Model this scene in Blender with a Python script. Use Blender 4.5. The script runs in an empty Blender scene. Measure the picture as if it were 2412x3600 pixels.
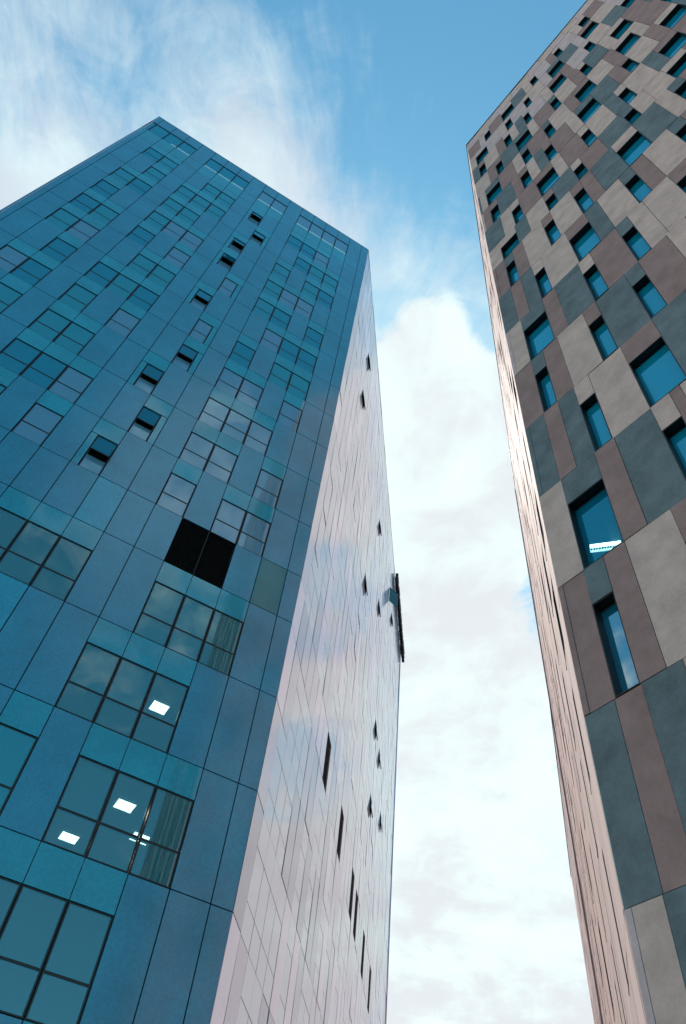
import bpy, math, random
from math import radians, sin, cos, sqrt
from mathutils import Vector, Matrix

SC = bpy.context.scene
COL = SC.collection

# ------------------------------------------------------------------ camera
CAMZ = 1.6
cam_d = bpy.data.cameras.new("camera")
cam = bpy.data.objects.new("camera", cam_d)
COL.objects.link(cam)
SC.camera = cam
r_ = Vector((0.98837706, -0.12204349, 0.09064311))
u_ = Vector((-0.15202232, -0.79346892, 0.58931849))
w_ = Vector((0.0, 0.59624866, 0.80279981))
m = Matrix((r_, u_, -w_)).transposed().to_4x4()
m.translation = (0, 0, CAMZ)
cam.matrix_world = m
cam_d.sensor_fit = 'VERTICAL'
cam_d.sensor_height = 36.0
cam_d.sensor_width = 24.0
cam_d.lens = 2653.85 / 3600 * 36.0
cam_d.clip_start = 0.1
cam_d.clip_end = 20000

# ------------------------------------------------------------------ light, sky, exposure
SUN_AZ, SUN_EL = radians(2), radians(57)      # azimuth from +Y towards +X
SC.view_settings.view_transform = 'Standard'
SC.view_settings.look = 'None'
SC.view_settings.gamma = 1
SC.view_settings.exposure = 1.0

sun_d = bpy.data.lights.new("sun", 'SUN')
sun_d.energy = 2.2
sun_d.angle = radians(0.6)
sun_d.color = (1.0, 0.94, 0.86)
sun = bpy.data.objects.new("sun", sun_d)
COL.objects.link(sun)
sd = Vector((sin(SUN_AZ) * cos(SUN_EL), cos(SUN_AZ) * cos(SUN_EL), sin(SUN_EL)))
sun.rotation_euler = sd.to_track_quat('Z', 'Y').to_euler()
sun.location = (0, 0, 120)

world = bpy.data.worlds.new("World")
SC.world = world
world.use_nodes = True
NT = world.node_tree
NT.nodes.clear()
L_ = NT.links


def nd(t, **k):
    n = NT.nodes.new(t)
    for a, b in k.items():
        setattr(n, a, b)
    return n


def setin(n, i, v):
    if hasattr(v, 'is_output'):
        L_.new(v, n.inputs[i])
    else:
        n.inputs[i].default_value = v


def mth(op, a, b=None, c=None, clamp=False):
    n = nd('ShaderNodeMath', operation=op, use_clamp=clamp)
    setin(n, 0, a)
    if b is not None:
        setin(n, 1, b)
    if c is not None:
        setin(n, 2, c)
    return n.outputs[0]


def mrange(v, a, b, c=0.0, d=1.0, smooth=True):
    n = nd('ShaderNodeMapRange', interpolation_type='SMOOTHSTEP' if smooth else 'LINEAR')
    setin(n, 0, v)
    for i, q in zip((1, 2, 3, 4), (a, b, c, d)):
        n.inputs[i].default_value = q
    return n.outputs[0]


tc = nd('ShaderNodeTexCoord')
dirv = nd('ShaderNodeVectorMath', operation='NORMALIZE')
L_.new(tc.outputs['Generated'], dirv.inputs[0])
DV = dirv.outputs[0]
sep = nd('ShaderNodeSeparateXYZ')
L_.new(DV, sep.inputs[0])
sky = nd('ShaderNodeTexSky', sky_type='NISHITA')
sky.sun_disc = False
sky.sun_elevation = SUN_EL
sky.sun_rotation = SUN_AZ
sky.air_density = 1.0
sky.dust_density = 0.2
sky.ozone_density = 2.0
tint = nd('ShaderNodeMixRGB', blend_type='MULTIPLY')
tint.inputs[0].default_value = 1
L_.new(sky.outputs[0], tint.inputs[1])
tint.inputs[2].default_value = (0.62, 1.12, 1.0, 1)

# clouds lie on a plane overhead: project the direction onto it
den = mth('MAXIMUM', mth('ADD', sep.outputs[2], 0.12), 0.05)
px = mth('DIVIDE', sep.outputs[0], den)
py = mth('DIVIDE', sep.outputs[1], den)
comb = nd('ShaderNodeCombineXYZ')
L_.new(px, comb.inputs[0])
L_.new(py, comb.inputs[1])
PV = comb.outputs[0]


def noise(vec, scale, detail=8, rough=0.55, dist=0.0, off=(0, 0, 0), sc=(1, 1, 1), rot=0.0):
    mp = nd('ShaderNodeMapping')
    L_.new(vec, mp.inputs[0])
    mp.inputs['Location'].default_value = off
    mp.inputs['Rotation'].default_value = (0, 0, rot)
    mp.inputs['Scale'].default_value = sc
    n = nd('ShaderNodeTexNoise')
    L_.new(mp.outputs[0], n.inputs[0])
    n.inputs['Scale'].default_value = scale
    n.inputs['Detail'].default_value = detail
    n.inputs['Roughness'].default_value = rough
    n.inputs['Distortion'].default_value = dist
    return n.outputs[0]


def blob(d, ang, soft):
    """1 inside a cone round the direction d, falling to 0"""
    v = nd('ShaderNodeVectorMath', operation='DOT_PRODUCT')
    L_.new(DV, v.inputs[0])
    v.inputs[1].default_value = Vector(d).normalized()
    return mrange(v.outputs['Value'], cos(radians(ang + soft)), cos(radians(max(ang - soft, 0))))


n_big = noise(PV, 2.6, 10, 0.6, 0.3, (3.1, 1.7, 0))
n_wisp = noise(PV, 6.0, 14, 0.66, 0.9, (0.4, 2.2, 0), (1.0, 0.5, 1), radians(-35))
n_fine = noise(PV, 15.0, 12, 0.64, 0.6, (5.2, 0.3, 0))
# cumulus bank in the north, thickening towards the horizon
bank = mth('ADD', mrange(sep.outputs[1], 0.25, 0.45, 0.0, 0.62),
           mth('MULTIPLY', blob((0.11, 0.335, 0.928), 3.0, 5.5), 0.12))
bank = mth('ADD', bank, mth('MULTIPLY', blob((-0.052, 0.250, 0.967), 0.6, 2.4), 0.20))
bank = mth('SUBTRACT', bank, mth('MULTIPLY', blob((0.00, 0.375, 0.93), 0.5, 2.6), 0.16))
south = mth('ADD', mth('MULTIPLY', blob((0.33, -0.58, 0.74), 8, 9), 0.34), mth('MULTIPLY', blob((0.42, -0.80, 0.42), 8, 8), 0.12))
bank = mth('ADD', bank, south)
west_fill = mth('MULTIPLY', mrange(sep.outputs[0], -0.9, -0.4, 0.6, 0.0), mrange(sep.outputs[2], 0.45, 0.75, 1.0, 0.0))  # added cloud bank out of view, brightens the stone tower
bank = mth('ADD', mth('ADD', bank, west_fill), mth('MULTIPLY', blob((-0.75, -0.032, 0.66), 2.0, 3.0), 0.2))
for hd, hr, hs_, hk in (((0.325, 0.605, 0.727), 3.0, 3.9, 0.34), ((0.05, 0.31, 0.95), 1.0, 3.0, 0.12), ((0.365, 0.74, 0.565), 2.0, 3.6, 0.36), ((0.19, 0.33, 0.925), 2.0, 4.0, 0.3)):
    bank = mth('SUBTRACT', bank, mth('MULTIPLY', blob(hd, hr, hs_), hk))
cum = mth('ADD', mth('MULTIPLY', n_big, 0.48), mth('MULTIPLY', n_fine, 0.52))
cumask = mrange(mth('ADD', cum, bank), 0.70, 0.96)
# high thin veil, thickest to the upper left
veil = mth('ADD', mth('MULTIPLY', blob((-0.345, 0.20, 0.917), 7, 10), 0.32),
           mth('MULTIPLY', blob((-0.085, 0.16, 0.98), 4, 6), 0.15))
veil = mth('ADD', veil, mrange(sep.outputs[1], 0.15, 0.33, 0.0, 0.36))
wmask = mth('MULTIPLY', mrange(mth('ADD', mth('ADD', mth('MULTIPLY', n_wisp, 0.6), mth('MULTIPLY', n_fine, 0.3)), veil), 0.56, 0.98), 0.8)
mask = mth('MAXIMUM', cumask, wmask)
shade = mth('ADD', mth('MULTIPLY', noise(PV, 2.2, 8, 0.6, 0.5, (8.0, 4.0, 0)), 0.7), mth('MULTIPLY', noise(PV, 9.0, 10, 0.6, 0.5, (2.0, 4.0, 0)), 0.3))
ramp = nd('ShaderNodeMixRGB')
setin(ramp, 0, mrange(shade, 0.42, 0.60))
ramp.inputs[1].default_value = (4.05, 4.3, 4.5, 1)
ramp.inputs[2].default_value = (4.7, 5.5, 5.4, 1)
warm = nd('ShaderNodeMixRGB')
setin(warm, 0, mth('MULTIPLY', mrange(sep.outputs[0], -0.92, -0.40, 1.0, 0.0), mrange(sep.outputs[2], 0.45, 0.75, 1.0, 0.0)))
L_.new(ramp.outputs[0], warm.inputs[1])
warm.inputs[2].default_value = (8.6, 7.0, 6.2, 1)  # warm colour of the added western clouds that light the stone
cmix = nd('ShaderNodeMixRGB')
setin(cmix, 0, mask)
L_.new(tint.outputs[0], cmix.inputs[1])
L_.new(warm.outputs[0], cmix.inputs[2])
bg = nd('ShaderNodeBackground')
bg.inputs[1].default_value = 0.10
L_.new(cmix.outputs[0], bg.inputs[0])
wo = nd('ShaderNodeOutputWorld')
L_.new(bg.outputs[0], wo.inputs[0])

# ------------------------------------------------------------------ materials


def mat(name):
    mt = bpy.data.materials.new(name)
    mt.use_nodes = True
    nt = mt.node_tree
    return mt, nt, nt.nodes['Principled BSDF'], nt.nodes['Material Output']


def simple(name, col, rough=0.5, metal=0.0, ior=1.5, bump=0.0, nscale=3.0, var=0.0, vscale=1.0, speck=0.0):
    mt, nt, b, o = mat(name)
    b.inputs['Base Color'].default_value = (*col, 1)
    b.inputs['Roughness'].default_value = rough
    b.inputs['Metallic'].default_value = metal
    b.inputs['IOR'].default_value = ior
    tcn = nt.nodes.new('ShaderNodeTexCoord')
    if var:
        n = nt.nodes.new('ShaderNodeTexNoise')
        n.inputs['Scale'].default_value = vscale
        n.inputs['Detail'].default_value = 8
        n.inputs['Roughness'].default_value = 0.65
        nt.links.new(tcn.outputs['Object'], n.inputs['Vector'])
        mr = nt.nodes.new('ShaderNodeMapRange')
        nt.links.new(n.outputs[0], mr.inputs[0])
        mr.inputs[1].default_value = 0.3
        mr.inputs[2].default_value = 0.7
        mr.inputs[3].default_value = 1 - var
        mr.inputs[4].default_value = 1 + var
        hs = nt.nodes.new('ShaderNodeHueSaturation')
        hs.inputs['Color'].default_value = (*col, 1)
        if speck:
            nf = nt.nodes.new('ShaderNodeTexNoise')
            nf.inputs['Scale'].default_value = 12.0
            nf.inputs['Detail'].default_value = 6
            nf.inputs['Roughness'].default_value = 0.85
            nt.links.new(tcn.outputs['Object'], nf.inputs['Vector'])
            m2 = nt.nodes.new('ShaderNodeMapRange')
            nt.links.new(nf.outputs[0], m2.inputs[0])
            m2.inputs[1].default_value = 0.3
            m2.inputs[2].default_value = 0.7
            m2.inputs[3].default_value = 1 - speck
            m2.inputs[4].default_value = 1 + speck
            mm = nt.nodes.new('ShaderNodeMath')
            mm.operation = 'MULTIPLY'
            nt.links.new(mr.outputs[0], mm.inputs[0])
            nt.links.new(m2.outputs[0], mm.inputs[1])
            nt.links.new(mm.outputs[0], hs.inputs['Value'])
        else:
            nt.links.new(mr.outputs[0], hs.inputs['Value'])
        nt.links.new(hs.outputs[0], b.inputs['Base Color'])
    if bump:
        n2 = nt.nodes.new('ShaderNodeTexNoise')
        n2.inputs['Scale'].default_value = nscale
        n2.inputs['Detail'].default_value = 4
        nt.links.new(tcn.outputs['Object'], n2.inputs['Vector'])
        bp = nt.nodes.new('ShaderNodeBump')
        bp.inputs['Strength'].default_value = bump
        bp.inputs['Distance'].default_value = 0.02
        nt.links.new(n2.outputs[0], bp.inputs['Height'])
        nt.links.new(bp.outputs[0], b.inputs['Normal'])
    return mt


def glass(name, tintc, refl=(0.8, 0.95, 1.0), ior=1.9, rough=0.015, body=None, bodymix=0.0):
    """architectural glass: reflects by Fresnel, lets the tinted room through"""
    mt, nt, b, o = mat(name)
    nt.nodes.remove(b)
    tr = nt.nodes.new('ShaderNodeBsdfTransparent')
    tr.inputs[0].default_value = (*tintc, 1)
    gl = nt.nodes.new('ShaderNodeBsdfGlossy')
    gl.inputs['Color'].default_value = (*refl, 1)
    gl.inputs['Roughness'].default_value = rough
    fr = nt.nodes.new('ShaderNodeFresnel')
    fr.inputs['IOR'].default_value = ior
    geo = nt.nodes.new('ShaderNodeNewGeometry')
    base = tr
    if body:
        df = nt.nodes.new('ShaderNodeBsdfDiffuse')
        df.inputs[0].default_value = (*body, 1)
        mb = nt.nodes.new('ShaderNodeMixShader')
        bf = nt.nodes.new('ShaderNodeMapRange')
        nt.links.new(geo.outputs['Backfacing'], bf.inputs[0])
        bf.inputs[3].default_value = bodymix
        bf.inputs[4].default_value = 0.0
        nt.links.new(bf.outputs[0], mb.inputs[0])
        nt.links.new(tr.outputs[0], mb.inputs[1])
        nt.links.new(df.outputs[0], mb.inputs[2])
        base = mb
    mx = nt.nodes.new('ShaderNodeMixShader')
    inv = nt.nodes.new('ShaderNodeMath')
    inv.operation = 'SUBTRACT'
    inv.inputs[0].default_value = 1.0
    nt.links.new(geo.outputs['Backfacing'], inv.inputs[1])
    mf = nt.nodes.new('ShaderNodeMath')
    mf.operation = 'MULTIPLY'
    nt.links.new(fr.outputs[0], mf.inputs[0])
    nt.links.new(inv.outputs[0], mf.inputs[1])
    nt.links.new(mf.outputs[0], mx.inputs[0])
    nt.links.new(base.outputs[0], mx.inputs[1])
    nt.links.new(gl.outputs[0], mx.inputs[2])
    nt.links.new(mx.outputs[0], o.inputs[0])
    return mt


def panelmat(name, col, rough, ior, refl=(1, 1, 1), bump=0.02, var=0.16):
    mt = simple(name, col, rough, 0, ior, bump, 1.2, var, 0.45, 0.26 if name.startswith(('blue', 'teal', 'green')) else 0.12)
    b = mt.node_tree.nodes['Principled BSDF']
    b.inputs['Specular Tint'].default_value = (*refl, 1)
    return mt


M = {}
M['panel'] = panelmat('blue_glass_panel', (0.03, 0.285, 0.45), 0.17, 1.8)
M['panel2'] = panelmat('blue_glass_panel_lighter', (0.03, 0.37, 0.55), 0.15, 1.7)
M['panel3'] = panelmat('green_glass_panel', (0.006, 0.22, 0.27), 0.13, 1.7)
M['spandrel'] = panelmat('teal_spandrel_glass', (0.02, 0.36, 0.50), 0.05, 1.75)
M['glassA'] = glass('clear_window_glass', (0.5, 0.72, 0.74), (0.5, 0.93, 1.0), ior=2.2, body=(0.03, 0.36, 0.48), bodymix=0.8)
M['glassB'] = glass('dark_window_glass', (0.45, 0.62, 0.68), (0.45, 0.93, 1.0), ior=2.2, body=(0.012, 0.27, 0.42), bodymix=0.85)
M['glassC'] = glass('grey_window_glass', (0.42, 0.55, 0.6), (0.7, 0.9, 1.0), ior=2.3, body=(0.15, 0.36, 0.52), bodymix=0.85)
M['glassV'] = glass('see_through_glass', (0.5, 0.72, 0.76), (0.7, 0.95, 1.0), ior=2.3, body=(0.08, 0.42, 0.50), bodymix=0.42)
M['glassO'] = glass('open_sash_glass', (0.45, 0.62, 0.68), (0.4, 0.9, 1.0), ior=1.6, body=(0.006, 0.15, 0.23), bodymix=0.9)
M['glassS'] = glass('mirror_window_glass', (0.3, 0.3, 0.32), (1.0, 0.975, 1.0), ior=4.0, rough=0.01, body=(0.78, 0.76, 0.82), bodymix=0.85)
M['pale'] = panelmat('pale_mirror_panel', (0.60, 0.48, 0.59), 0.11, 2.7, (1, 0.94, 1.0), var=0.05)
M['pale2'] = panelmat('greyer_mirror_panel', (0.40, 0.32, 0.41), 0.11, 2.2, (1, 0.94, 1.0), var=0.05)
M['pale3'] = panelmat('lighter_mirror_panel', (0.85, 0.70, 0.84), 0.11, 3.2, (1, 0.94, 1.0), var=0.05)
M['band'] = simple('painted_sky_band', (0.62, 0.8, 0.86), 0.4)  # brightness of the sky behind the glass put into the colour
M['leaf'] = simple('dark_green_glass_leaf', (0.02, 0.07, 0.07), 0.08, ior=1.6)
M['dark'] = simple('black_metal', (0.004, 0.005, 0.006), 0.5)
M['frame'] = simple('dark_grey_frame', (0.008, 0.014, 0.018), 0.4)
M['black'] = simple('black_opening', (0.0012, 0.0014, 0.0016), 0.9)
M['louvre'] = simple('black_louvre', (0.003, 0.0035, 0.004), 0.55)
M['ceiling'] = simple('office_ceiling', (0.5, 0.52, 0.5), 0.9, var=0.05, vscale=4)
M['inner'] = simple('office_wall', (0.14, 0.2, 0.2), 0.9)
M['blind'] = simple('roller_blind', (0.62, 0.6, 0.58), 0.9, var=0.06, vscale=20)
M['reflection_sheet'] = simple('dark_reflection', (0.03, 0.045, 0.04), 0.9, var=0.4, vscale=12)  # colour of the stone tower's reflection in the panes
M['roof'] = simple('roof_gravel', (0.2, 0.2, 0.19), 0.95, var=0.2, vscale=6)


def stone(name, col, var=0.24):
    mt, nt, b, o = mat(name)
    tcn = nt.nodes.new('ShaderNodeTexCoord')
    n1 = nt.nodes.new('ShaderNodeTexNoise')
    n1.inputs['Scale'].default_value = 1.6
    n1.inputs['Detail'].default_value = 6
    n1.inputs['Roughness'].default_value = 0.6
    n2 = nt.nodes.new('ShaderNodeTexNoise')
    n2.inputs['Scale'].default_value = 15
    n2.inputs['Detail'].default_value = 7
    n2.inputs['Roughness'].default_value = 0.8
    for n in (n1, n2):
        nt.links.new(tcn.outputs['Object'], n.inputs['Vector'])
    a = nt.nodes.new('ShaderNodeMath')
    a.operation = 'MULTIPLY_ADD'
    nt.links.new(n1.outputs[0], a.inputs[0])
    a.inputs[1].default_value = 0.62
    a2 = nt.nodes.new('ShaderNodeMath')
    a2.operation = 'MULTIPLY'
    nt.links.new(n2.outputs[0], a2.inputs[0])
    a2.inputs[1].default_value = 0.38
    nt.links.new(a2.outputs[0], a.inputs[2])
    mr = nt.nodes.new('ShaderNodeMapRange')
    nt.links.new(a.outputs[0], mr.inputs[0])
    mr.inputs[1].default_value = 0.32
    mr.inputs[2].default_value = 0.68
    mr.inputs[3].default_value = 1 - var
    mr.inputs[4].default_value = 1 + var
    hs = nt.nodes.new('ShaderNodeHueSaturation')
    hs.inputs['Color'].default_value = (*col, 1)
    nt.links.new(mr.outputs[0], hs.inputs['Value'])
    nt.links.new(hs.outputs[0], b.inputs['Base Color'])
    b.inputs['Roughness'].default_value = 0.85
    b.inputs['Specular IOR Level'].default_value = 0.25
    bp = nt.nodes.new('ShaderNodeBump')
    bp.inputs['Strength'].default_value = 0.25
    bp.inputs['Distance'].default_value = 0.01
    nt.links.new(n2.outputs[0], bp.inputs['Height'])
    nt.links.new(bp.outputs[0], b.inputs['Normal'])
    return mt


M['b'] = stone('beige_stone', (0.66, 0.525, 0.46))
M['n'] = stone('brown_stone', (0.36, 0.255, 0.235))
M['t'] = stone('blue_grey_stone', (0.165, 0.22, 0.235), 0.34)
M['g'] = stone('light_grey_stone', (0.64, 0.53, 0.52))
M['p'] = stone('pale_lit_stone', (0.97, 0.77, 0.71), 0.05)  # same tower stone, brightened: strong light on this side put into colour
M['q'] = stone('pale_lit_stone_darker', (0.90, 0.70, 0.65), 0.05)  # slightly darker tone of the brightened side stone
M['glassR'] = glass('blue_recessed_glass', (0.05, 0.3, 0.42), refl=(0.5, 0.92, 1.0), ior=3.0, body=(0.004, 0.38, 0.60), bodymix=0.8)
M['glassR2'] = glass('cloud_reflecting_glass', (0.05, 0.3, 0.42), refl=(0.8, 0.97, 1.0), ior=4.5, body=(0.004, 0.22, 0.36), bodymix=0.8)
M['glassW'] = glass('lamp_window_glass', (0.6, 0.85, 0.9), refl=(0.35, 0.92, 1.0), ior=2.4, body=(0.002, 0.27, 0.46), bodymix=0.6)
M['asphalt'] = simple('asphalt', (0.05, 0.05, 0.052), 0.9, bump=0.3, nscale=40, var=0.25, vscale=3)


def emis(name, col, s):
    mt, nt, b, o = mat(name)
    b.inputs['Base Color'].default_value = (*col, 1)
    b.inputs['Emission Color'].default_value = (*col, 1)
    b.inputs['Emission Strength'].default_value = s
    return mt


M['lamp'] = emis('lamp_panel', (1.0, 0.80, 0.62), 4.2)
M['strip'] = emis('lamp_strip', (1.0, 0.95, 0.8), 9.0)
M['grid'] = emis('lamp_grid', (0.9, 1.0, 0.9), 1.6)

# ------------------------------------------------------------------ mesh helper


class MB:
    def __init__(self):
        self.v, self.f, self.mi, self.mats = [], [], [], []

    def m(self, name):
        mt = M[name]
        if mt not in self.mats:
            self.mats.append(mt)
        return self.mats.index(mt)

    def quad(self, a, b, c, d, mn):
        i = len(self.v)
        self.v += [a, b, c, d]
        self.f.append((i, i + 1, i + 2, i + 3))
        self.mi.append(self.m(mn))

    def hexa(self, p, mn):
        """8 corners: 0-3 one side loop, 4-7 the opposite loop"""
        i = len(self.v)
        self.v += list(p)
        k = self.m(mn)
        for q in ((0, 1, 2, 3), (7, 6, 5, 4), (0, 4, 5, 1), (1, 5, 6, 2), (2, 6, 7, 3), (3, 7, 4, 0)):
            self.f.append(tuple(i + j for j in q))
            self.mi.append(k)

    def poly(self, pts, z0, z1, mn, top=None):
        n = len(pts)
        i = len(self.v)
        self.v += [Vector((x, y, z0)) for x, y in pts] + [Vector((x, y, z1)) for x, y in pts]
        k = self.m(mn)
        for j in range(n):
            a = (j + 1) % n
            self.f.append((i + j, i + a, i + n + a, i + n + j))
            self.mi.append(k)
        self.f.append(tuple(i + n + j for j in range(n)))
        self.mi.append(self.m(top) if top else k)
        self.f.append(tuple(i + n - 1 - j for j in range(n)))
        self.mi.append(k)

    def build(self, name, parent=None, fix=True):
        me = bpy.data.meshes.new(name)
        me.from_pydata([tuple(q) for q in self.v], [], self.f)
        for mt in self.mats:
            me.materials.append(mt)
        me.polygons.foreach_set('material_index', self.mi)
        if fix:
            import bmesh
            bm = bmesh.new()
            bm.from_mesh(me)
            bmesh.ops.recalc_face_normals(bm, faces=bm.faces)
            bm.to_mesh(me)
            bm.free()
        me.update()
        o = bpy.data.objects.new(name, me)
        COL.objects.link(o)
        if parent is not None:
            o.parent = parent
            o.matrix_parent_inverse = parent.matrix_world.inverted()
        return o

    def extend(self, other):
        i = len(self.v)
        self.v += other.v
        for f, k in zip(other.f, other.mi):
            self.f.append(tuple(i + j for j in f))
            mt = other.mats[k]
            if mt not in self.mats:
                self.mats.append(mt)
            self.mi.append(self.mats.index(mt))


def empty(name, loc, label, cat, group=None):
    o = bpy.data.objects.new(name, None)
    o.location = loc
    COL.objects.link(o)
    bpy.context.view_layer.update()
    o['label'] = label
    o['category'] = cat
    if group:
        o['group'] = group
    return o


class Face:
    """vertical plane: u along it, z up (metres above the camera), off outwards"""

    def __init__(self, base, az, outward, s=1.0):
        self.s = s
        self.b = Vector((base[0], base[1], 0))
        self.d = Vector((sin(az), cos(az), 0))
        n = Vector((self.d.y, -self.d.x, 0))
        self.n = n if n.dot(Vector((outward[0], outward[1], 0))) > 0 else -n

    def p(self, u, z, off=0.0):
        return self.b + self.d * (u * self.s) + self.n * off + Vector((0, 0, z * self.s + CAMZ))

    def box(self, mb, u0, u1, z0, z1, o0, o1, mn):
        mb.hexa([self.p(u0, z0, o0), self.p(u1, z0, o0), self.p(u1, z1, o0), self.p(u0, z1, o0),
                 self.p(u0, z0, o1), self.p(u1, z0, o1), self.p(u1, z1, o1), self.p(u0, z1, o1)], mn)

    def tilted(self, mb, u0, u1, z0, z1, o, th, mn, tilt=0.0008, rnd=random):
        a, b = rnd.gauss(0, tilt), rnd.gauss(0, tilt)
        du, dz = (u1 - u0) / 2, (z1 - z0) / 2

        def off(su, sz):
            return o + a * du * su + b * dz * sz
        q = [(u0, z0, -1, -1), (u1, z0, 1, -1), (u1, z1, 1, 1), (u0, z1, -1, 1)]
        mb.hexa([self.p(u, z, o - th) for u, z, _, _ in q] + [self.p(u, z, off(s, t)) for u, z, s, t in q], mn)


# ------------------------------------------------------------------ ground (setting)
g = MB()
g.quad(Vector((-6000, -6000, 0)), Vector((6000, -6000, 0)), Vector((6000, 6000, 0)), Vector((-6000, 6000, 0)), 'asphalt')
go = g.build('ground', fix=False)
go['kind'] = 'structure'

# ================================================================== LEFT TOWER
LB = (-1.29867, 21.11670)
aA, aB = -1.98317296, 0.22536923
FA = Face(LB, aA, (-LB[0], -LB[1]))
FB = Face(LB, aB, (1, 0))
U17, BAY, UTL, UB = 0.66788, 1.19381, 20.25, 49.6
Z = [67.385, 60.90, 57.50, 54.10, 50.70, 47.30, 43.90, 40.50, 37.10, 33.70, 30.30, 26.90, 23.50, 20.80, 17.11, 13.43, 9.74, 6.05, 2.36, -1.33]
CU = [0] + [U17 + i * BAY for i in range(17)] + [UTL]
BB = 1.2535
BU = [0, 1.2] + [1.2 + BB * i for i in range(1, 38)] + [UB]

# storey by storey, columns counted from the arris; W window, O open window, H narrow window
WA = {
    0: 'W2 W3 W4 W5 W7 W8 W10 W11 W12 W14 W15 W16 W17',
    1: 'W3 W4 W5 O8L W10 W11 W14 W15',
    2: 'W2 W3 W4 O7R W10 W11 W12 W14',
    3: 'W2 W3 W5 O8L W11 W12 W14 W15',
    4: 'W3 W4 W5 O8L W10 W11 W12 W15',
    5: 'W2 W4 W5 H7R W10 W12 W14 W15',
    6: 'W2 W3 W4 O8L W10 W11 W14 W15',
    7: 'W2 W3 W5 H7R W10 W11 W12 W14',
    8: 'W2 W4 W5 O7R W10 W12 W14 W15',
    9: 'W3 W4 W5 O8L W11 W12 W14 W16',
    10: 'W2 W4 W5 O7R W10 W11 W12 W15',
    11: 'W2 W3 W5 O8L W10 W12 W14',
    12: '',
    13: 'W2 W3 W4 W7 W8 W9 W12 W14',
    14: 'W3 W4 W5 W9 W10 W13',
    15: 'W2 W3 W4 W6 W9 W10 W13',
    16: 'W3 W4 W5 W8 W9 W12',
    17: 'W2 W3 W6 W7 W10', 18: '',
}
rl = random.Random(11)
tower = empty('office_tower', (LB[0], LB[1], 0), 'tall blue glass office tower on the left, with one pale mirroring side', 'building')

cand = []          # (screen size, builder)


def screen_area(pts):
    q = []
    for P in pts:
        c = P - Vector((0, 0, CAMZ))
        d = c.dot(w_)
        if d <= 0.1:
            return 0
        q.append((c.dot(r_) / d * 754.9 + 343, -c.dot(u_) / d * 754.9 + 512))
    A = 0
    for i in range(4):
        x1, y1 = q[i]
        x2, y2 = q[(i + 1) % 4]
        A += x1 * y2 - x2 * y1
    cx, cy = sum(a for a, _ in q) / 4, sum(b for _, b in q) / 4
    k = 1.0 if (-15 < cx < 701 and -15 < cy < 1040) else 0.01
    return abs(A) / 2 * k


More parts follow.
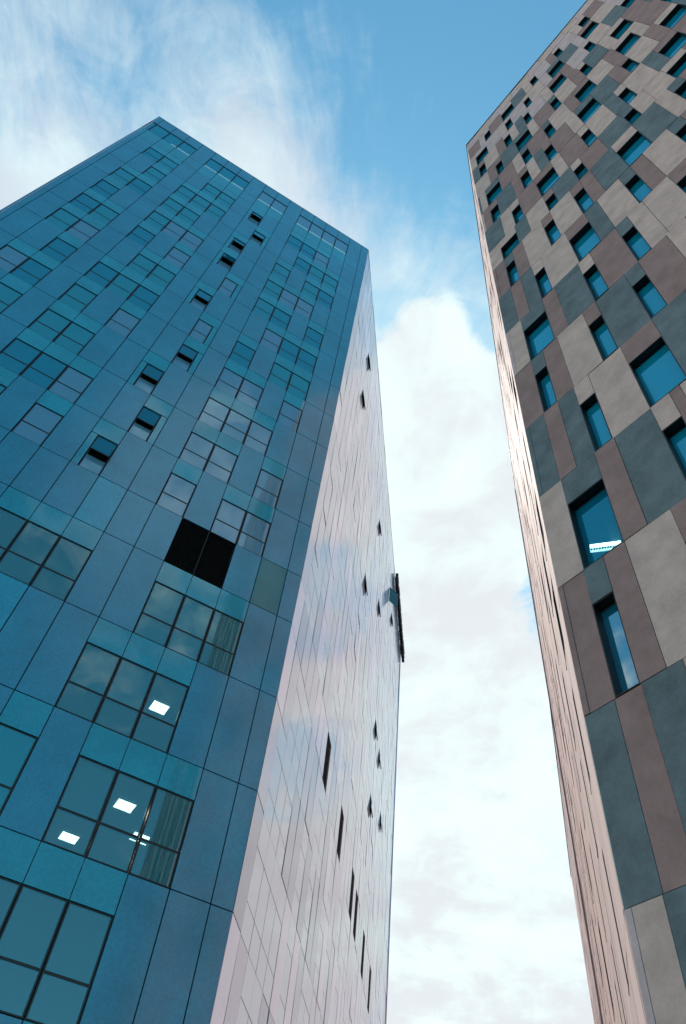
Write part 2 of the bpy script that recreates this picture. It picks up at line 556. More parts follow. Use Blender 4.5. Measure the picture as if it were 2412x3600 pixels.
def win_parts(F, u0, u1, zt, zb, kind, side, glassn, blind, spz, shz, top=False, reflection_sheet=False, open_d=0.0, rnd=rl, sp='spandrel'):
    """returns dict name -> MB list (frame first)"""
    fr = MB()
    parts = []
    flush = F is not FA
    fl = 0.022 if flush else 0.0
    po = -0.012 if flush else -0.045
    g_ = 0.008 if flush else 0.02
    a, b = u0 + g_, u1 - g_
    if kind in 'OH' and side:
        s = (u1 - u0) * 0.24
        st = MB()
        # the strip beside the narrow window; u grows to the left in the picture
        if side == 'L':
            F.tilted(st, b - s + 0.02, b, zb + g_, spz - g_, -0.01, 0.04, sp, 0.001, rnd)
            b = b - s - 0.02
        else:
            F.tilted(st, a, a + s - 0.02, zb + g_, spz - g_, -0.01, 0.04, sp, 0.001, rnd)
            a = a + s + 0.02
        parts.append(('side_panel', st))
    w = 0.035
    # frame ring + transom
    F.box(fr, a - 0.006, a + w, zb + g_, spz, -0.16, -0.03, 'frame')
    F.box(fr, b - w, b + 0.006, zb + g_, spz, -0.16, -0.03, 'frame')
    F.box(fr, a + w, b - w, spz - w, spz, -0.16, -0.035, 'frame')
    F.box(fr, a + w, b - w, zb + g_, zb + g_ + w, -0.16, -0.035, 'frame')
    F.box(fr, a + w, b - w, shz - w, shz + w, -0.16, -0.037, 'frame')
    if top:
        F.box(fr, a + w, b - w, spz - 0.02, spz + 0.04, -0.2, -0.1, 'frame')
    ps = MB()
    F.tilted(ps, u0 + g_ * .6, u1 - g_ * .6, spz + g_, zt - g_ * .6, -0.006, 0.04, sp, 0.0012, rnd)
    parts.append(('spandrel_pane', ps))
    up = MB()
    if kind == 'O' and open_d:
        z1, z0 = spz - w, shz + w
        o0 = -0.045
        q = [(a + w, z0), (b - w, z0), (b - w, z1), (a + w, z1)]
        offs = [open_d, open_d, 0, 0]
        up.hexa([F.p(u, z, o0 - 0.03 + k) for (u, z), k in zip(q, offs)] + [F.p(u, z, o0 + k) for (u, z), k in zip(q, offs)], 'glassO')
        F.box(fr, a + w, b - w, shz + w, spz - w, -0.30, -0.27, 'black')
        lb = MB()
        lb.hexa([F.p(a + w, z0, o0 - 0.05 + open_d), F.p(b - w, z0, o0 - 0.05 + open_d), F.p(b - w, z0 + .05, o0 - 0.05 + open_d), F.p(a + w, z0 + .05, o0 - 0.05 + open_d),
                 F.p(a + w, z0, o0 + open_d + .004), F.p(b - w, z0, o0 + open_d + .004), F.p(b - w, z0 + .05, o0 + open_d + .004), F.p(a + w, z0 + .05, o0 + open_d + .004)], 'frame')
        up.extend(lb)
        up.hexa([F.p(u, z, o0 - 0.06 + k) for (u, z), k in zip(q, offs)] + [F.p(u, z, o0 - 0.034 + k) for (u, z), k in zip(q, offs)], 'black')  # black sheet put in for the shade inside the open sash
        parts.append(('open_sash', up))
    else:
        F.tilted(up, a + w - fl, b - w + fl, shz + w - fl, spz - w + fl, po, 0.012, glassn, 0.0012, rnd)
        parts.append(('pane', up))
    lo = MB()
    F.tilted(lo, a + w - fl, b - w + fl, zb + g_ + w - fl, shz - w + fl, po, 0.012, glassn if kind == 'W' or flush else 'glassC', 0.0012, rnd)
    parts.append(('pane', lo))
    if blind > 0:
        bl = MB()
        zb2 = spz - (spz - zb) * blind
        F.box(bl, a + w, b - w, zb2, spz, -0.20, -0.19, 'blind')
        parts.append(('blind', bl))
    if reflection_sheet:  # dark pleated sheet stands in for the stone tower's reflection
        bl = MB()
        n = 14
        ua, ub = a + w, a + w + (b - a) * 0.72
        for k in range(n):
            s0, s1 = ua + (ub - ua) * k / n, ua + (ub - ua) * (k + 1) / n
            sm = (s0 + s1) / 2
            bl.quad(F.p(s0, zb, -.24), F.p(sm, zb, -.30), F.p(sm, spz, -.30), F.p(s0, spz, -.24), 'reflection_sheet')
            bl.quad(F.p(sm, zb, -.30), F.p(s1, zb, -.24), F.p(s1, spz, -.24), F.p(sm, spz, -.30), 'reflection_sheet')
        parts.append(('reflection_sheet', bl))
    return fr, parts


pan = MB()       # cladding of the blue side
back = MB()      # liner sheet behind the cladding
PG = 0.018       # half joint
lous = {}
special = {}
for r in range(len(Z) - 1):
    zt, zb = Z[r], Z[r + 1]
    kinds = {}
    for tok in WA.get(r, '').split():
        k = tok[0]
        side = tok[-1] if tok[-1] in 'LR' else ''
        kinds[int(tok[1:].rstrip('LR'))] = (k, side)
    for c in range(18):
        u0, u1 = CU[c], CU[c + 1]
        if r == 12 and c in (3, 4):
            continue
        if c not in kinds:
            mn = 'panel'
            h = rl.random()
            if (c, r) in ((7, 12), (8, 14), (9, 14)):
                mn = 'panel2'
            if (c, r) == (1, 12):
                mn = 'panel3'
            if r == 0:
                FA.tilted(pan, u0 + PG, u1 - PG, zb + 1.88 + PG, zt - PG, 0, 0.05, mn, 0.0009, rl)
                FA.tilted(pan, u0 + PG, u1 - PG, zb + PG, zb + 1.88 - PG, 0, 0.05, mn, 0.0009, rl)
            else:
                FA.tilted(pan, u0 + PG, u1 - PG, zb + PG, zt - PG, 0, 0.05, mn, 0.0009, rl)
            FA.box(back, u0, u1, zb, zt, -0.14, -0.10, 'dark')
        else:
            k, side = kinds[c]
            if r == 0:
                # tall top storey: blank parapet panel, window, painted strip of bright sky, spandrel below
                FA.tilted(pan, u0 + PG, u1 - PG, zt - 1.95, zt - PG, 0, 0.05, 'panel', 0.0009, rl)
                FA.box(back, u0, u1, zt - 2.0, zt, -0.14, -0.10, 'dark')
                FA.tilted(pan, u0 + PG, u1 - PG, zb + PG, zb + 1.95, -0.004, 0.05, 'spandrel', 0.0009, rl)
                FA.box(back, u0, u1, zb, zb + 1.97, -0.14, -0.10, 'dark')
                fr = MB()
                w = 0.035
                za, zc = zb + 1.98, zt - 1.98
                FA.box(fr, u0 + .01, u0 + .01 + w, za, zc, -0.16, -0.02, 'frame')
                FA.box(fr, u1 - .01 - w, u1 - .01, za, zc, -0.16, -0.02, 'frame')
                FA.box(fr, u0 + .01 + w, u1 - .01 - w, zc - w, zc, -0.16, -0.02, 'frame')
                FA.box(fr, u0 + .01 + w, u1 - .01 - w, za, za + w, -0.16, -0.02, 'frame')
                pn = MB()
                FA.tilted(pn, u0 + .01 + w, u1 - .01 - w, za + w, zc - w, -0.05, 0.012, 'glassC' if c < 9 else 'glassB', 0.001, rl)
                pt_ = [('pane', pn)]
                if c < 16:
                    bd = MB()  # pale band painted in for bright sky seen through the glass
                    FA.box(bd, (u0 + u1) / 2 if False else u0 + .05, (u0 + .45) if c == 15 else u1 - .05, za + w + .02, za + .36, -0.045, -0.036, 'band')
                    pt_.append(('sky_band', bd))
                lab = None
                cand.append((screen_area([FA.p(u0, za), FA.p(u1, za), FA.p(u1, zc), FA.p(u0, zc)]), fr, pt_, lab))
                continue
            H = zt - zb
            spz = zt - (1.1 if r != 16 else 1.1)
            shz = zb + (0.93 if r < 12 else 1.0)
            gl = rl.choice(['glassB', 'glassB', 'glassA', 'glassA', 'glassC'] if r < 8 else ['glassA', 'glassA', 'glassC', 'glassB'])
            bl = 0.0
            if rl.random() < 0.30 and r < 12:
                bl = rl.choice([1.0, 0.6, 0.35, 1.0])
            cur = False
            if r in (8, 9, 10, 11) and c in (2, 3, 4, 5):
                gl, bl = 'glassC', rl.choice([1.0, 1.0, 0.5])
            if r in (13, 14):
                gl, bl = 'glassV', 0.0
            if r == 13 and c in (2, 3, 4):
                bl = 1.0
            if r == 14 and c in (4, 5):
                bl = 0.62
            if r >= 15:
                gl = 'glassA' if c == 6 else 'glassV'
            if c == 2 and r in (10, 11, 13, 15):  # panes that mirror the stone tower, reflection put in as a sheet
                cur = True
                bl = 0.0
            if (c, r) == (4, 15):
                bl = 0.6
            od = 0.0
            if k == 'O':
                od = 0.30 if side == 'L' and r not in (6, 9) else 0.22
                gl = 'glassB'
                bl = 0
            if k == 'H':
                gl, bl = 'glassC', 0
            fr, parts = win_parts(FA, u0, u1, zt, zb, k, side, gl, bl, spz, shz, reflection_sheet=cur, open_d=od)
            lab = None
            if k == 'O':
                lab = 'narrow window with its upper sash tilted open'
            cand.append((screen_area([FA.p(u0, zb), FA.p(u1, zb), FA.p(u1, zt), FA.p(u0, zt)]), fr, parts, lab))
            if not (r >= 13):
                pass

# the pale side of the same tower
panB = MB()
backB = MB()
quadsB = {8: 0, 13: 0, 18: 0, 20: 0, 24: 0, 28: 0}
quad_cols = []
for uu in (9.97, 16.05, 22.34, 24.84, 29.75, 34.85):
    quad_cols.append(min(range(len(BU) - 1), key=lambda i: abs(BU[i] - uu)))
openB = [(1, 5.9), (3, 5.9), (2, 20.7), (6, 15.9), (4, 24.6), (1, 35.8), (7, 28.3), (7, 32.0), (9, 28.4), (8, 35.9)]
openB = [(r, min(range(len(BU) - 1), key=lambda i: abs(BU[i] - (u + .15)))) for r, u in openB]
winB = {}
rb = random.Random(5)
for r in range(1, len(Z) - 1):
    if r == 12:
        continue
    s = set()
    c = 2 + (r * 3) % 4
    while c < 38:
        n = rb.choice([1, 1, 2, 3])
        for k in range(n):
            s.add(c + k)
        c += n + rb.choice([1, 2, 2, 3, 4])
    winB[r] = s
winB[15] = {1, 2, 3, 4, 6, 9, 10, 14, 17, 18, 22, 25, 29, 30}
winB[14] = {1, 2, 3, 6, 8, 11, 13, 16, 19, 20, 24, 27, 28}
winB[13] = {2, 3, 4, 8, 9, 12, 15, 17, 18, 22, 26, 27, 31}
winB[11] = {1, 2, 5, 8, 9, 12, 16, 17, 20, 24, 25, 31, 33}
winB[10] = {2, 3, 5, 6, 10, 13, 14, 19, 21, 22, 27, 30}
for r, c in openB:
    winB[r].add(c)
for r in range(len(Z) - 1):
    zt, zb = Z[r], Z[r + 1]
    for c in range(len(BU) - 1):
        u0, u1 = BU[c], BU[c + 1]
        if r == 12 and c in quad_cols:
            FB.box(backB, u0, u1, zb, zt, -0.45, -0.40, 'black')
            lou = lous.setdefault(c, MB())
            for k in range(12):
                zz = zb + (zt - zb) * (k + .5) / 12
                FB.box(lou, u0 + .02, u1 - .02, zz - .03, zz, -0.16, -0.04, 'louvre')
            continue
        if r in winB and c in winB[r]:
            spz, shz = zt - 1.1, zb + 0.93
            k = 'O' if (r, c) in openB else 'W'
            fr, parts = win_parts(FB, u0, u1, zt, zb, k, '', 'glassS', 0.0, spz, shz,
                                  open_d=0.2 if k == 'O' else 0.0, rnd=rb, sp='glassS')
            sc_ = screen_area([FB.p(u0, zb), FB.p(u1, zb), FB.p(u1, zt), FB.p(u0, zt)])
            cand.append((sc_ * (4 if k == 'O' else 1), fr, parts, 'window with its sash tilted out' if k == 'O' else None))
        else:
            if r == 0:
                FB.tilted(panB, u0 + PG * 1.7, u1 - PG * 1.7, zb + 1.88 + PG, zt - PG, 0, 0.05, rb.choice(['pale', 'pale', 'pale2', 'pale3']), 0.0045, rb)
                FB.tilted(panB, u0 + PG * 1.7, u1 - PG * 1.7, zb + PG, zb + 1.88 - PG, 0, 0.05, rb.choice(['pale', 'pale', 'pale2', 'pale3']), 0.0045, rb)
            else:
                FB.tilted(panB, u0 + PG * 1.7, u1 - PG * 1.7, zb + PG, zt - PG, 0, 0.05, rb.choice(['pale', 'pale', 'pale2', 'pale3']), 0.0045, rb)
            FB.box(backB, u0, u1, zb, zt, -0.14, -0.10, 'dark')

# big louvred opening on the blue side
u0, u1 = CU[3], CU[5]
zt, zb = Z[12], Z[13]
lv = MB()
FA.box(lv, u0, u1, zb, zt, -0.30, -0.26, 'black')
n = 26
for k in range(n):
    zz = zb + (zt - zb) * (k + .5) / n
    for a, b in ((u0 + .02, (u0 + u1) / 2 - .02), ((u0 + u1) / 2 + .02, u1 - .02)):
        lv.hexa([FA.p(a, zz - .035, -.04), FA.p(b, zz - .035, -.04), FA.p(b, zz - .027, -.04), FA.p(a, zz - .027, -.04),
                 FA.p(a, zz + .02, -.12), FA.p(b, zz + .02, -.12), FA.p(b, zz + .028, -.12), FA.p(a, zz + .028, -.12)], 'louvre')
FA.box(lv, (u0 + u1) / 2 - .02, (u0 + u1) / 2 + .02, zb, zt, -0.2, -0.03, 'louvre')
lvo = lv.build('louvre', tower)
lvo['label'] = 'big black louvred vent in the blue side'
for c in sorted(lous):
    lous[c].build('louvre', tower)

pan.build('blue_cladding', tower)
panB.build('side_cladding', tower)
back.extend(backB)
back.build('cladding_liner', tower)

cand.sort(key=lambda t: -t[0])
rest = MB()
for i, (a, fr, parts, lab) in enumerate(cand):
    if i < 99:
        w0 = fr.build('window', tower)
        if lab:
            w0['label'] = lab
        for nm, mb in parts:
            mb.build(nm, w0)
    else:
        rest.extend(fr)
        for nm, mb in parts:
            rest.extend(mb)
ro = rest.build('windows', tower)
ro['kind'] = 'stuff'

# hollow shell: far sides, roof, storey slabs
dA, dB = FA.d, FB.d
c0 = Vector((LB[0], LB[1], 0))


def plan(base, d1, d2, l1, l2, i0=0.0, i1=0.0, i2=0.0, i3=0.0):
    """parallelogram, inset i0 from the d2 side through base.. along d1, etc."""
    def q(a, b):
        v = base + d1 * a + d2 * b
        return (v.x, v.y)
    return [q(i0, i1), q(l1 - i2, i1), q(l1 - i2, l2 - i3), q(i0, l2 - i3)]


sh = MB()
# offsets along the (non-square) axes that keep the slabs 0.3 m behind each face
k = 0.32 / abs(dA.cross(dB).z)
inner = plan(c0, dA, dB, UTL, UB, k, k, 0.05, 0.05)
for z in Z[1:]:
    z1 = z + CAMZ
    sh.poly(inner, z1 - 1.0, z1, 'ceiling')
shell = sh.build('floor_slabs', tower)
sh2 = MB()
P = plan(c0, dA, dB, UTL, UB)
pa, pb, pc, pd = [Vector((x, y, 0)) for x, y in P]
H0 = Z[0] + CAMZ
for a, b in ((pb, pc), (pc, pd)):
    nrm = Vector(((b - a).y, -(b - a).x, 0)).normalized() * 0.12
    if nrm.dot((pa + pc) / 2 - a) < 0:
        nrm = -nrm
    a = a + nrm * 0.15 - (b - a).normalized() * -0.06
    sh2.hexa([a, b, b + Vector((0, 0, H0)), a + Vector((0, 0, H0)), a + nrm, b + nrm, b + nrm + Vector((0, 0, H0)), a + nrm + Vector((0, 0, H0))], 'pale2')
sh2.build('rear_cladding', tower)
rf = MB()
rf.poly(plan(c0, dA, dB, UTL, UB, k, k, 0.2, 0.2), H0 - 0.9, H0 - 0.6, 'roof')
# slim metal coping flush with the cladding
FA.box(rf, 0.0, UTL, Z[0] + 0.002, Z[0] + 0.05, -0.32, 0.012, 'frame')
FB.box(rf, 0.0, UB, Z[0] + 0.002, Z[0] + 0.055, -0.32, 0.016, 'pale')
rf.build('roof', tower)
# inner partition so that rooms have a back wall
iw = MB()
kk = 6.0 / abs(dA.cross(dB).z)
iw.poly(plan(c0, dA, dB, UTL, UB, kk, kk, 1, 1), 0.0, H0 - 1.2, 'inner')
iw.build('core_wall', tower)
# solid corner post and foot of the tower
cp = MB()
cp.poly(plan(c0, dA, dB, .13, .13, .03, .03, 0, 0), 0, H0 - 0.02, 'dark')
cp.build('corner_post', tower)

# projecting rooftop letters seen edge-on, on the far end of the pale side
sg = MB()
rs = random.Random(3)
sign = empty('rooftop_sign', FB.p(40, Z[0] - 2, 0.3), 'dark raised sign seen edge-on at the far roof edge of the blue tower', 'sign')
u = 37.6
while u < 50.6:
    wl = rs.uniform(0.8, 1.15)
    mb = MB()
    hh = rs.uniform(1.3, 1.7)
    z0 = Z[0] - 1.5
    o0, o1 = 0.10, 0.42
    kd = rs.choice('HEUO')
    t = 0.26
    if kd in 'HU':
        FB.box(mb, u, u + t, z0, z0 + hh, o0, o1, 'dark')
        FB.box(mb, u + wl - t, u + wl, z0, z0 + hh, o0, o1, 'dark')
        FB.box(mb, u + t, u + wl - t, z0 + (hh / 2 if kd == 'H' else 0), z0 + (hh / 2 if kd == 'H' else 0) + t, o0, o1, 'dark')
    else:
        FB.box(mb, u, u + t, z0, z0 + hh, o0, o1, 'dark')
        for zz in (0, (hh - t) / 2, hh - t):
            FB.box(mb, u + t, u + wl, z0 + zz, z0 + zz + t, o0, o1, 'dark')
    mb.build('letter', sign)
    u += wl + 0.25
rl_ = MB()
FB.box(rl_, 37.3, 50.8, Z[0] - 0.95, Z[0] - 0.85, 0.02, 0.10, 'dark')
rl_.build('mounting_rail', sign)

# ceiling lamps in the rooms, a 0.6 m tile each
LAMPS = [(-5.15, 21.28, 17.11, 'square ceiling lamp shining behind the pale window above the two lower lit windows'),
         (-5.13, 21.29, 13.43, 'square ceiling lamp behind dark blue glass, the middle one of the lit lamps'),
         (-7.05, 23.62, 13.43, 'square ceiling lamp deep in the room, lowest and farthest left of the lit lamps'),
         (-4.72, 23.00, 13.43, 'ceiling lamp partly hidden by the window mullion beside the dark painted reflection')]
for x, y, zz, lab in LAMPS:
    t = empty('ceiling_lamp', (x, y, zz + CAMZ - 1.02), lab, 'lamp', 'lit ceiling lamps in the blue tower')
    mb = MB()
    ctr = Vector((x, y, zz + CAMZ - 1.03))
    e1, e2 = dA * .28, FA.n * .28
    a = [ctr - e1 - e2, ctr + e1 - e2, ctr + e1 + e2, ctr - e1 + e2]
    mb.hexa([q + Vector((0, 0, -.01)) for q in a] + [q + Vector((0, 0, .02)) for q in a], 'lamp')
    mb.build('diffuser', t)
    fr = MB()
    for s, (p1, p2) in enumerate(((0, 1), (1, 2), (2, 3), (3, 0))):
        A_, B_ = a[p1], a[p2]
        o_ = ((A_ + B_) / 2 - ctr).normalized() * .03
        fr.hexa([A_ + Vector((0, 0, -.02)), B_ + Vector((0, 0, -.02)), B_ + o_ + Vector((0, 0, -.02)), A_ + o_ + Vector((0, 0, -.02)),
                 A_ + Vector((0, 0, .02)), B_ + Vector((0, 0, .02)), B_ + o_ + Vector((0, 0, .02)), A_ + o_ + Vector((0, 0, .02))], 'ceiling')
    fr.build('trim', t)

# ================================================================== RIGHT TOWER
RS = 1.0625          # storeys of 3.4 m
RB = (4.51573 * RS, 9.78306 * RS)
aR = -0.55088875 + math.pi
aT = 0.3688972
FR = Face(RB, aR, (-RB[0], -RB[1]), RS)
FT = Face(RB, aT, (-1, 0.2), RS)
RLEN, TLEN = 12.75, 28.85
RZ = [56.6, 54.65, 51.7, 48.6, 45.5, 42.4, 39.3, 36.2, 33.2, 30.91, 27.71, 24.51, 21.31, 18.11, 14.91, 11.71, 8.51, 5.31, 2.11, -1.0]
WR = {1: [(1.4, 1.88), (2.88, 3.8), (5.29, 5.73), (7.17, 7.6), (9.07, 9.63), (11.2, 11.65)],
      2: [(.45, 1.36), (2.88, 3.32), (4.37, 4.77), (6.27, 7.16), (8.62, 9.54), (11.3, 11.75)],
      3: [(.49, .95), (2.45, 2.9), (3.93, 4.32), (5.82, 6.72), (8.21, 8.63), (10.6, 11.5)],
      4: [(1.5, 1.94), (2.95, 3.88), (5.36, 5.79), (7.3, 7.71), (9.2, 10.1), (11.4, 11.85)],
      5: [(.53, 1.46), (2.97, 3.42), (4.44, 4.88), (6.36, 7.26), (8.75, 9.66), (11.2, 11.7)],
      6: [(.55, 1.04), (2.49, 2.97), (3.96, 4.41), (5.89, 6.82), (8.32, 8.74), (10.26, 11.2)],
      7: [(1.57, 2.04), (3.02, 3.98), (5.45, 5.89), (7.38, 7.81), (9.32, 10.23), (11.3, 11.8)],
      8: [(.61, 1.49), (3.04, 3.51), (4.51, 4.95), (6.94, 7.39), (8.83, 9.75), (11.2, 11.7)],
      9: [(.62, 1.07), (2.59, 3.05), (4.03, 4.5), (5.99, 6.92), (8.42, 8.9), (10.3, 11.2)],
      10: [(1.63, 2.08), (3.2, 4.06), (5.52, 5.99), (7.46, 7.95), (9.4, 10.3)],
      11: [(.68, 1.62), (3.12, 3.59), (4.59, 5.04), (6.51, 7.45), (9.0, 9.5), (11.2, 11.7)],
      12: [(.68, 1.13), (2.65, 3.11), (4.11, 4.58), (6.1, 7.0), (9.0, 9.5)],
      13: [(1.68, 2.16), (3.17, 4.11), (5.6, 6.05), (8.0, 8.9)],
      14: [(.68, 1.65), (3.17, 3.65), (4.65, 5.1), (7.0, 7.9)],
      15: [(.66, 1.15), (2.7, 3.15), (4.2, 4.65), (6.3, 7.2)],
      16: [(3.2, 4.1), (6.0, 6.5)], 17: [(3.15, 3.65), (5.2, 6.1)], 18: []}
# stone pattern written down where it shows large: (end, colour) ; 'w?' = window with that lintel
PR = {8: 'b.61 wb t2.1 b3.04 wn t4.51 wb n5.9 t6.94 wt b8.0 b8.83',
      9: 'n.15 n.62 wt n1.6 b2.59 wn b4.03 wn n5.0 t5.99',
      10: 't.6 n1.1 t1.63 wb b3.2 wn t4.6 b5.52 wt n6.5 b7.46',
      11: 'g.13 b.68 wt n2.15 t3.12 wb n4.59 wt b5.6 b6.51 wn',
      12: 'n.68 wt n1.7 b2.65 wn t4.11 wt n5.5 b6.1',
      13: 't.13 t.65 n1.15 t1.68 wb b3.17 wn t5.05 n5.6',
      14: 'b.68 wt n2.2 t3.17 wb n3.9 b4.65',
      15: 'n.13 n.66 wt n1.66 b2.7 wn t3.6',
      16: 't.63 n1.17 t1.95 b3.2',
      17: 'g.12 b.62 t1.9 n2.4 b3.15'}
rr = random.Random(21)
stower = empty('stone_tower', (RB[0], RB[1], 0), 'tower clad in patchwork beige, brown and grey stone, with deep small windows', 'building')
cl = MB()
bk = MB()
candR = []


def stone_panel(F, a, b, z0, z1, col, rnd, jit=0.012, mbx=None):
    jit = 0.006 if F is FT else jit
    if b - a < 0.03:
        return
    o = rnd.uniform(-jit, jit)
    F.box(mbx or cl, a + .006, b - .006, z0 + .008, z1 - .008, -0.07, o, col)


def stone_window(F, a, b, zl, zb, rnd, glassn='glassR', depth=0.23, lamp=False, blind=0):
    fr = MB()
    # reveals: head, sill, jambs (lining coloured black for the deep shade)
    F.box(fr, a - .006, a + .02, zb, zl, -depth - .05, -0.005, 'dark')
    F.box(fr, b - .02, b + .006, zb, zl, -depth - .05, -0.005, 'dark')
    F.box(fr, a + .02, b - .02, zl - .02, zl + .004, -depth - .05, -0.005, 'dark')
    F.box(fr, a + .02, b - .02, zb - .002, zb + .02, -depth - .05, 0.012, 'dark')
    F.box(fr, a + .02, b - .02, zl - .06, zl - .02, -depth - .03, -depth + .02, 'frame')
    pn = MB()
    F.tilted(pn, a + .02, b - .02, zb + .02, zl - .06, -depth, 0.012, glassn, 0.002, rnd)
    parts = [('pane', pn)]
    if blind:
        bl = MB()
        F.box(bl, a + .02, b - .02, zl - (zl - zb) * blind, zl - .06, -depth - .10, -depth - .09, 'blind')
        parts.append(('blind', bl))
    return fr, parts


def fill_row(F, i, length, wins, pattern, rnd, palette, skip_seg=0.485, mbx=None, glassn='glassR', depth=0.23):
    z1, z0 = RZ[i], RZ[i + 1]
    cells = []
    if pattern:
        cur, wi = 0.0, 0
        for tok in pattern.split():
            if tok[0] == 'w':
                a, b = wins[wi]
                wi += 1
                cells.append((a, b, 'w', tok[1]))
                cur = b
            else:
                e = float(tok[1:])
                cells.append((cur, e, tok[0], None))
                cur = e
        left = [w for w in wins[wi:] if w[0] >= cur - .05]
    else:
        cur, left = 0.0, list(wins)
    prev = None
    if not pattern:
        e = rnd.choice([0.13, 0.0])
        if e:
            cells.append((0, e, rnd.choice(palette), None))
            cur = e
    for a, b in left + [(length, None)]:
        a = min(a, length)
        gap = a - cur
        while gap > 0.05:
            n = rnd.choice([1, 2, 2, 2])
            wdt = min(gap, skip_seg * n)
            if gap - wdt < 0.25:
                wdt = gap
            c = rnd.choice([q for q in palette if q != prev] or palette)
            cells.append((cur, cur + wdt, c, None))
            prev = c
            cur += wdt
            gap = a - cur
        if b:
            cells.append((a, b, 'w', rnd.choice(palette)))
            cur = b
    for a, b, kd, lc in cells:
        if kd == 'w':
            zl = z1 - (1.0 if z1 - z0 > 2.5 else 0.85)
            stone_panel(F, a, b, zl, z1, lc, rnd, mbx=mbx)
            F.box(bk, a, b, zl + .006, z1, -0.12, -0.08, 'dark')
            bl = 0
            fr, parts = stone_window(F, a, b, zl, z0 + .0, rnd, 'glassW' if (F is FR and i == 14 and a < 1) else ('glassR2' if (F is FR and i >= 15) else glassn), depth, blind=bl)
            A = screen_area([F.p(a, z0), F.p(b, z0), F.p(b, zl), F.p(a, zl)])
            candR.append((A, fr, parts))
        else:
            stone_panel(F, a, b, z0, z1, kd, rnd, mbx=mbx)
            F.box(bk, a, b, z0, z1, -0.12, -0.08, 'dark')


for i in range(len(RZ) - 1):
    if i == 0:
        pal = ['g', 'b', 'g', 'b']
    elif i < 4:
        pal = ['b', 'b', 'g', 't', 'n', 'g']
    else:
        pal = ['b', 'b', 't', 'n', 't', 'n']
    fill_row(FR, i, RLEN, WR.get(i, []), PR.get(i), rr, pal)
cl.build('front_cladding', stower)

# narrow side seen at a grazing angle
clT = MB()
rt = random.Random(8)
for i in range(len(RZ) - 1):
    wins = []
    u = rt.uniform(0.6, 2.2)
    while u < TLEN - 1.5 and i > 0:
        ww = rt.choice([.48, .48, .95])
        wins.append((u, u + ww))
        u += ww + rt.uniform(0.7, 3.4)
    fill_row(FT, i, TLEN, wins, None, rt, ['p', 'p', 'q', 'p'], 0.6, mbx=clT, depth=0.26)
clT.build('side_cladding', stower)
bk.build('cladding_liner', stower)

candR.sort(key=lambda t: -t[0])
rest = MB()
for i, (a, fr, parts) in enumerate(candR):
    if i < 99:
        w0 = fr.build('window', stower)
        for nm, mb in parts:
            mb.build(nm, w0)
    else:
        rest.extend(fr)
        for nm, mb in parts:
            rest.extend(mb)
ro = rest.build('windows', stower)
ro['kind'] = 'stuff'

rb0 = Vector((RB[0], RB[1], 0))
HR = RZ[0] * RS + CAMZ
core = MB()
kr = 1.5 / abs(FR.d.cross(FT.d).z)
core.poly(plan(rb0, FR.d, FT.d, RLEN * RS, TLEN * RS, kr, kr, 0.02, 0.02), 0, HR - .5, 'inner')
core.build('core_wall', stower)
bs = MB()
Pq = [Vector((x, y, 0)) for x, y in plan(rb0, FR.d, FT.d, RLEN * RS, TLEN * RS)]
UPV = Vector((0, 0, 1))
for a, b in ((Pq[1], Pq[2]), (Pq[2], Pq[3])):
    nrm = Vector(((b - a).y, -(b - a).x, 0)).normalized() * 0.15
    if nrm.dot((Pq[0] + Pq[2]) / 2 - a) < 0:
        nrm = -nrm
    bs.hexa([a, b, b + UPV * HR, a + UPV * HR, a + nrm, b + nrm, b + nrm + UPV * HR, a + nrm + UPV * HR], 'n')
bs.build('rear_cladding', stower)
rf = MB()
krf = 0.3 / abs(FR.d.cross(FT.d).z)
rf.poly(plan(rb0, FR.d, FT.d, RLEN * RS, TLEN * RS, krf, krf, 0.2, 0.2), HR - .4, HR - .15, 'roof')
FR.box(rf, -0.02, RLEN, RZ[0] + .002, RZ[0] + .09, -0.35, 0.05, 'dark')
FT.box(rf, 0.0, TLEN, RZ[0] + .002, RZ[0] + .09, -0.34, 0.05, 'dark')
rf.build('roof', stower)

# lower wing continuing behind the narrow side
aW = radians(20.6)
wb = rb0 + FT.d * (TLEN * RS + 0.02)
FW = Face((wb.x, wb.y), aW, (-1, 0.2), RS)
wing = MB()
rw = random.Random(14)
HW = 33.9
zz = HW
while zz > -1.6:
    u = 0.0
    h = min(3.2, zz + 1.6)
    while u < 23.5:
        ww = min(rw.choice([.6, .95, 1.2]), 23.5 - u)
        if rw.random() < 0.16:
            FW.box(wing, u, u + ww, zz - 1.0, zz, -0.07, 0.0, 'p')
            FW.box(wing, u, u + ww, zz - h, zz - 1.0, -0.30, -0.26, 'dark')
        else:
            FW.box(wing, u + .005, u + ww - .005, zz - h + .006, zz - .006, -0.07, rw.uniform(-.012, .012), rw.choice('ppq'))
        u += ww
    zz -= 3.2
wl = Vector((FW.d.x, FW.d.y, 0))
wn = -FW.n
q = [wb - FW.n * .31, wb - FW.n * .31 + wl * 24.8, wb - FW.n * 12 + wl * 24.8, wb - FW.n * 12 + wl * .0]
wing.poly([(v.x, v.y) for v in q], 0, HW * RS + CAMZ - .2, 'n', 'roof')
FW.box(wing, 0.05, 23.5, HW + .002, HW + .08, -0.31, 0.05, 'dark')
wing.build('lower_wing', stower)

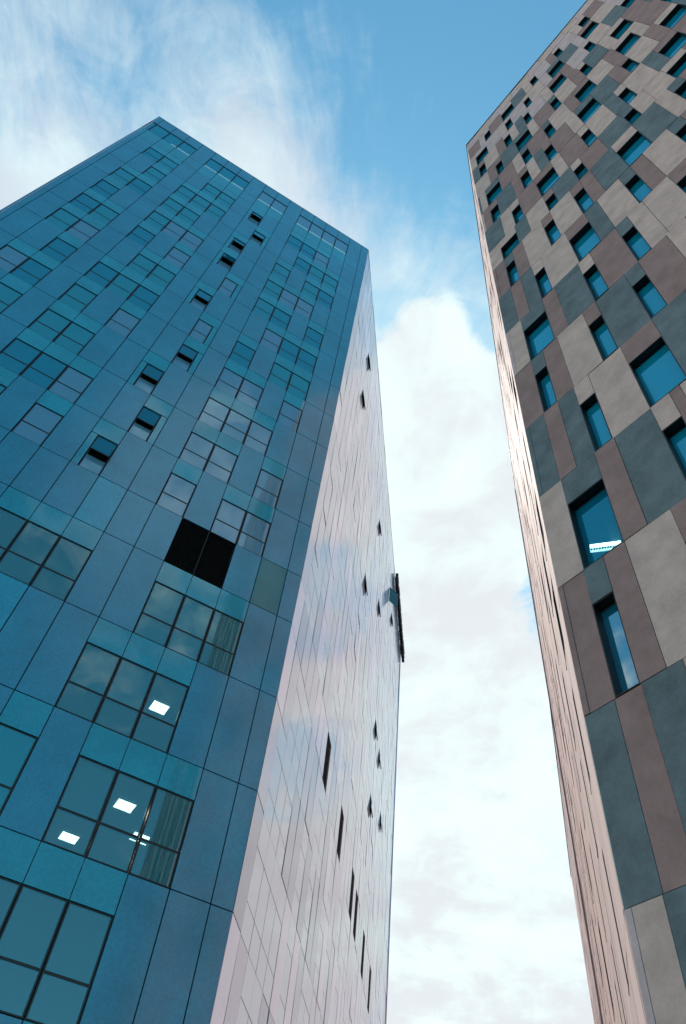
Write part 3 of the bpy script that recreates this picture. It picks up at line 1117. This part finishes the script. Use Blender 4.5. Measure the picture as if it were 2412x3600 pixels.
# strip lamp behind the wide window low on the right tower
t = empty('strip_lamp', (6.32, 10.59, 14.5 + CAMZ), 'white louvred strip lamp glowing behind the wide blue window low on the stone tower', 'lamp')
a0, a1 = Vector((5.97, 10.73, 14.45 + CAMZ)), Vector((6.67, 10.46, 14.45 + CAMZ))
ax = (a1 - a0).normalized()
sd_ = Vector((-ax.y, ax.x, 0))
mb = MB()


def bar(mb, p, q, s, w2, h, mn):
    c = s * w2
    mb.hexa([p - c, q - c, q + c, p + c, p - c + Vector((0, 0, h)), q - c + Vector((0, 0, h)), q + c + Vector((0, 0, h)), p + c + Vector((0, 0, h))], mn)


bar(mb, a0 - sd_ * .09, a1 - sd_ * .09, sd_, .035, .05, 'strip')
mb.build('bright_rail', t)
mb = MB()
bar(mb, a0 + sd_ * .075, a1 + sd_ * .075, sd_, .014, .05, 'grid')
for k in range(13):
    c = a0 + (a1 - a0) * k / 12
    bar(mb, c - sd_ * .055, c + sd_ * .06, ax, .007, .05, 'grid')
mb.build('louvre_grid', t)

# an outward-swung glass leaf near the far end of the pale side
lf = MB()
for zz0, zz1, uu in ((58.0, 60.0, 33.2),):
    lf.hexa([FB.p(uu, zz0, .02), FB.p(uu + .03, zz0, .02), FB.p(uu + .03, zz1, .02), FB.p(uu, zz1, .02),
             FB.p(uu + 1.0, zz0, 0.8), FB.p(uu + 1.03, zz0, 0.8), FB.p(uu + 1.03, zz1, 0.8), FB.p(uu + 1.0, zz1, 0.8)], 'leaf')
    for za, zb_ in ((zz0 - .05, zz0), (zz1, zz1 + .05)):
        lf.hexa([FB.p(uu, za, .02), FB.p(uu + .04, za, .02), FB.p(uu + .04, zb_, .02), FB.p(uu, zb_, .02),
                 FB.p(uu + 1.0, za, 0.82), FB.p(uu + 1.04, za, 0.82), FB.p(uu + 1.04, zb_, 0.82), FB.p(uu + 1.0, zb_, 0.82)], 'dark')
    FB.box(lf, uu - .04, uu, zz0 - .05, zz1 + .05, 0.01, 0.06, 'dark')
lfo = lf.build('side_hung_sash', tower)
lfo['label'] = 'glass sash swung wide open near the roof'
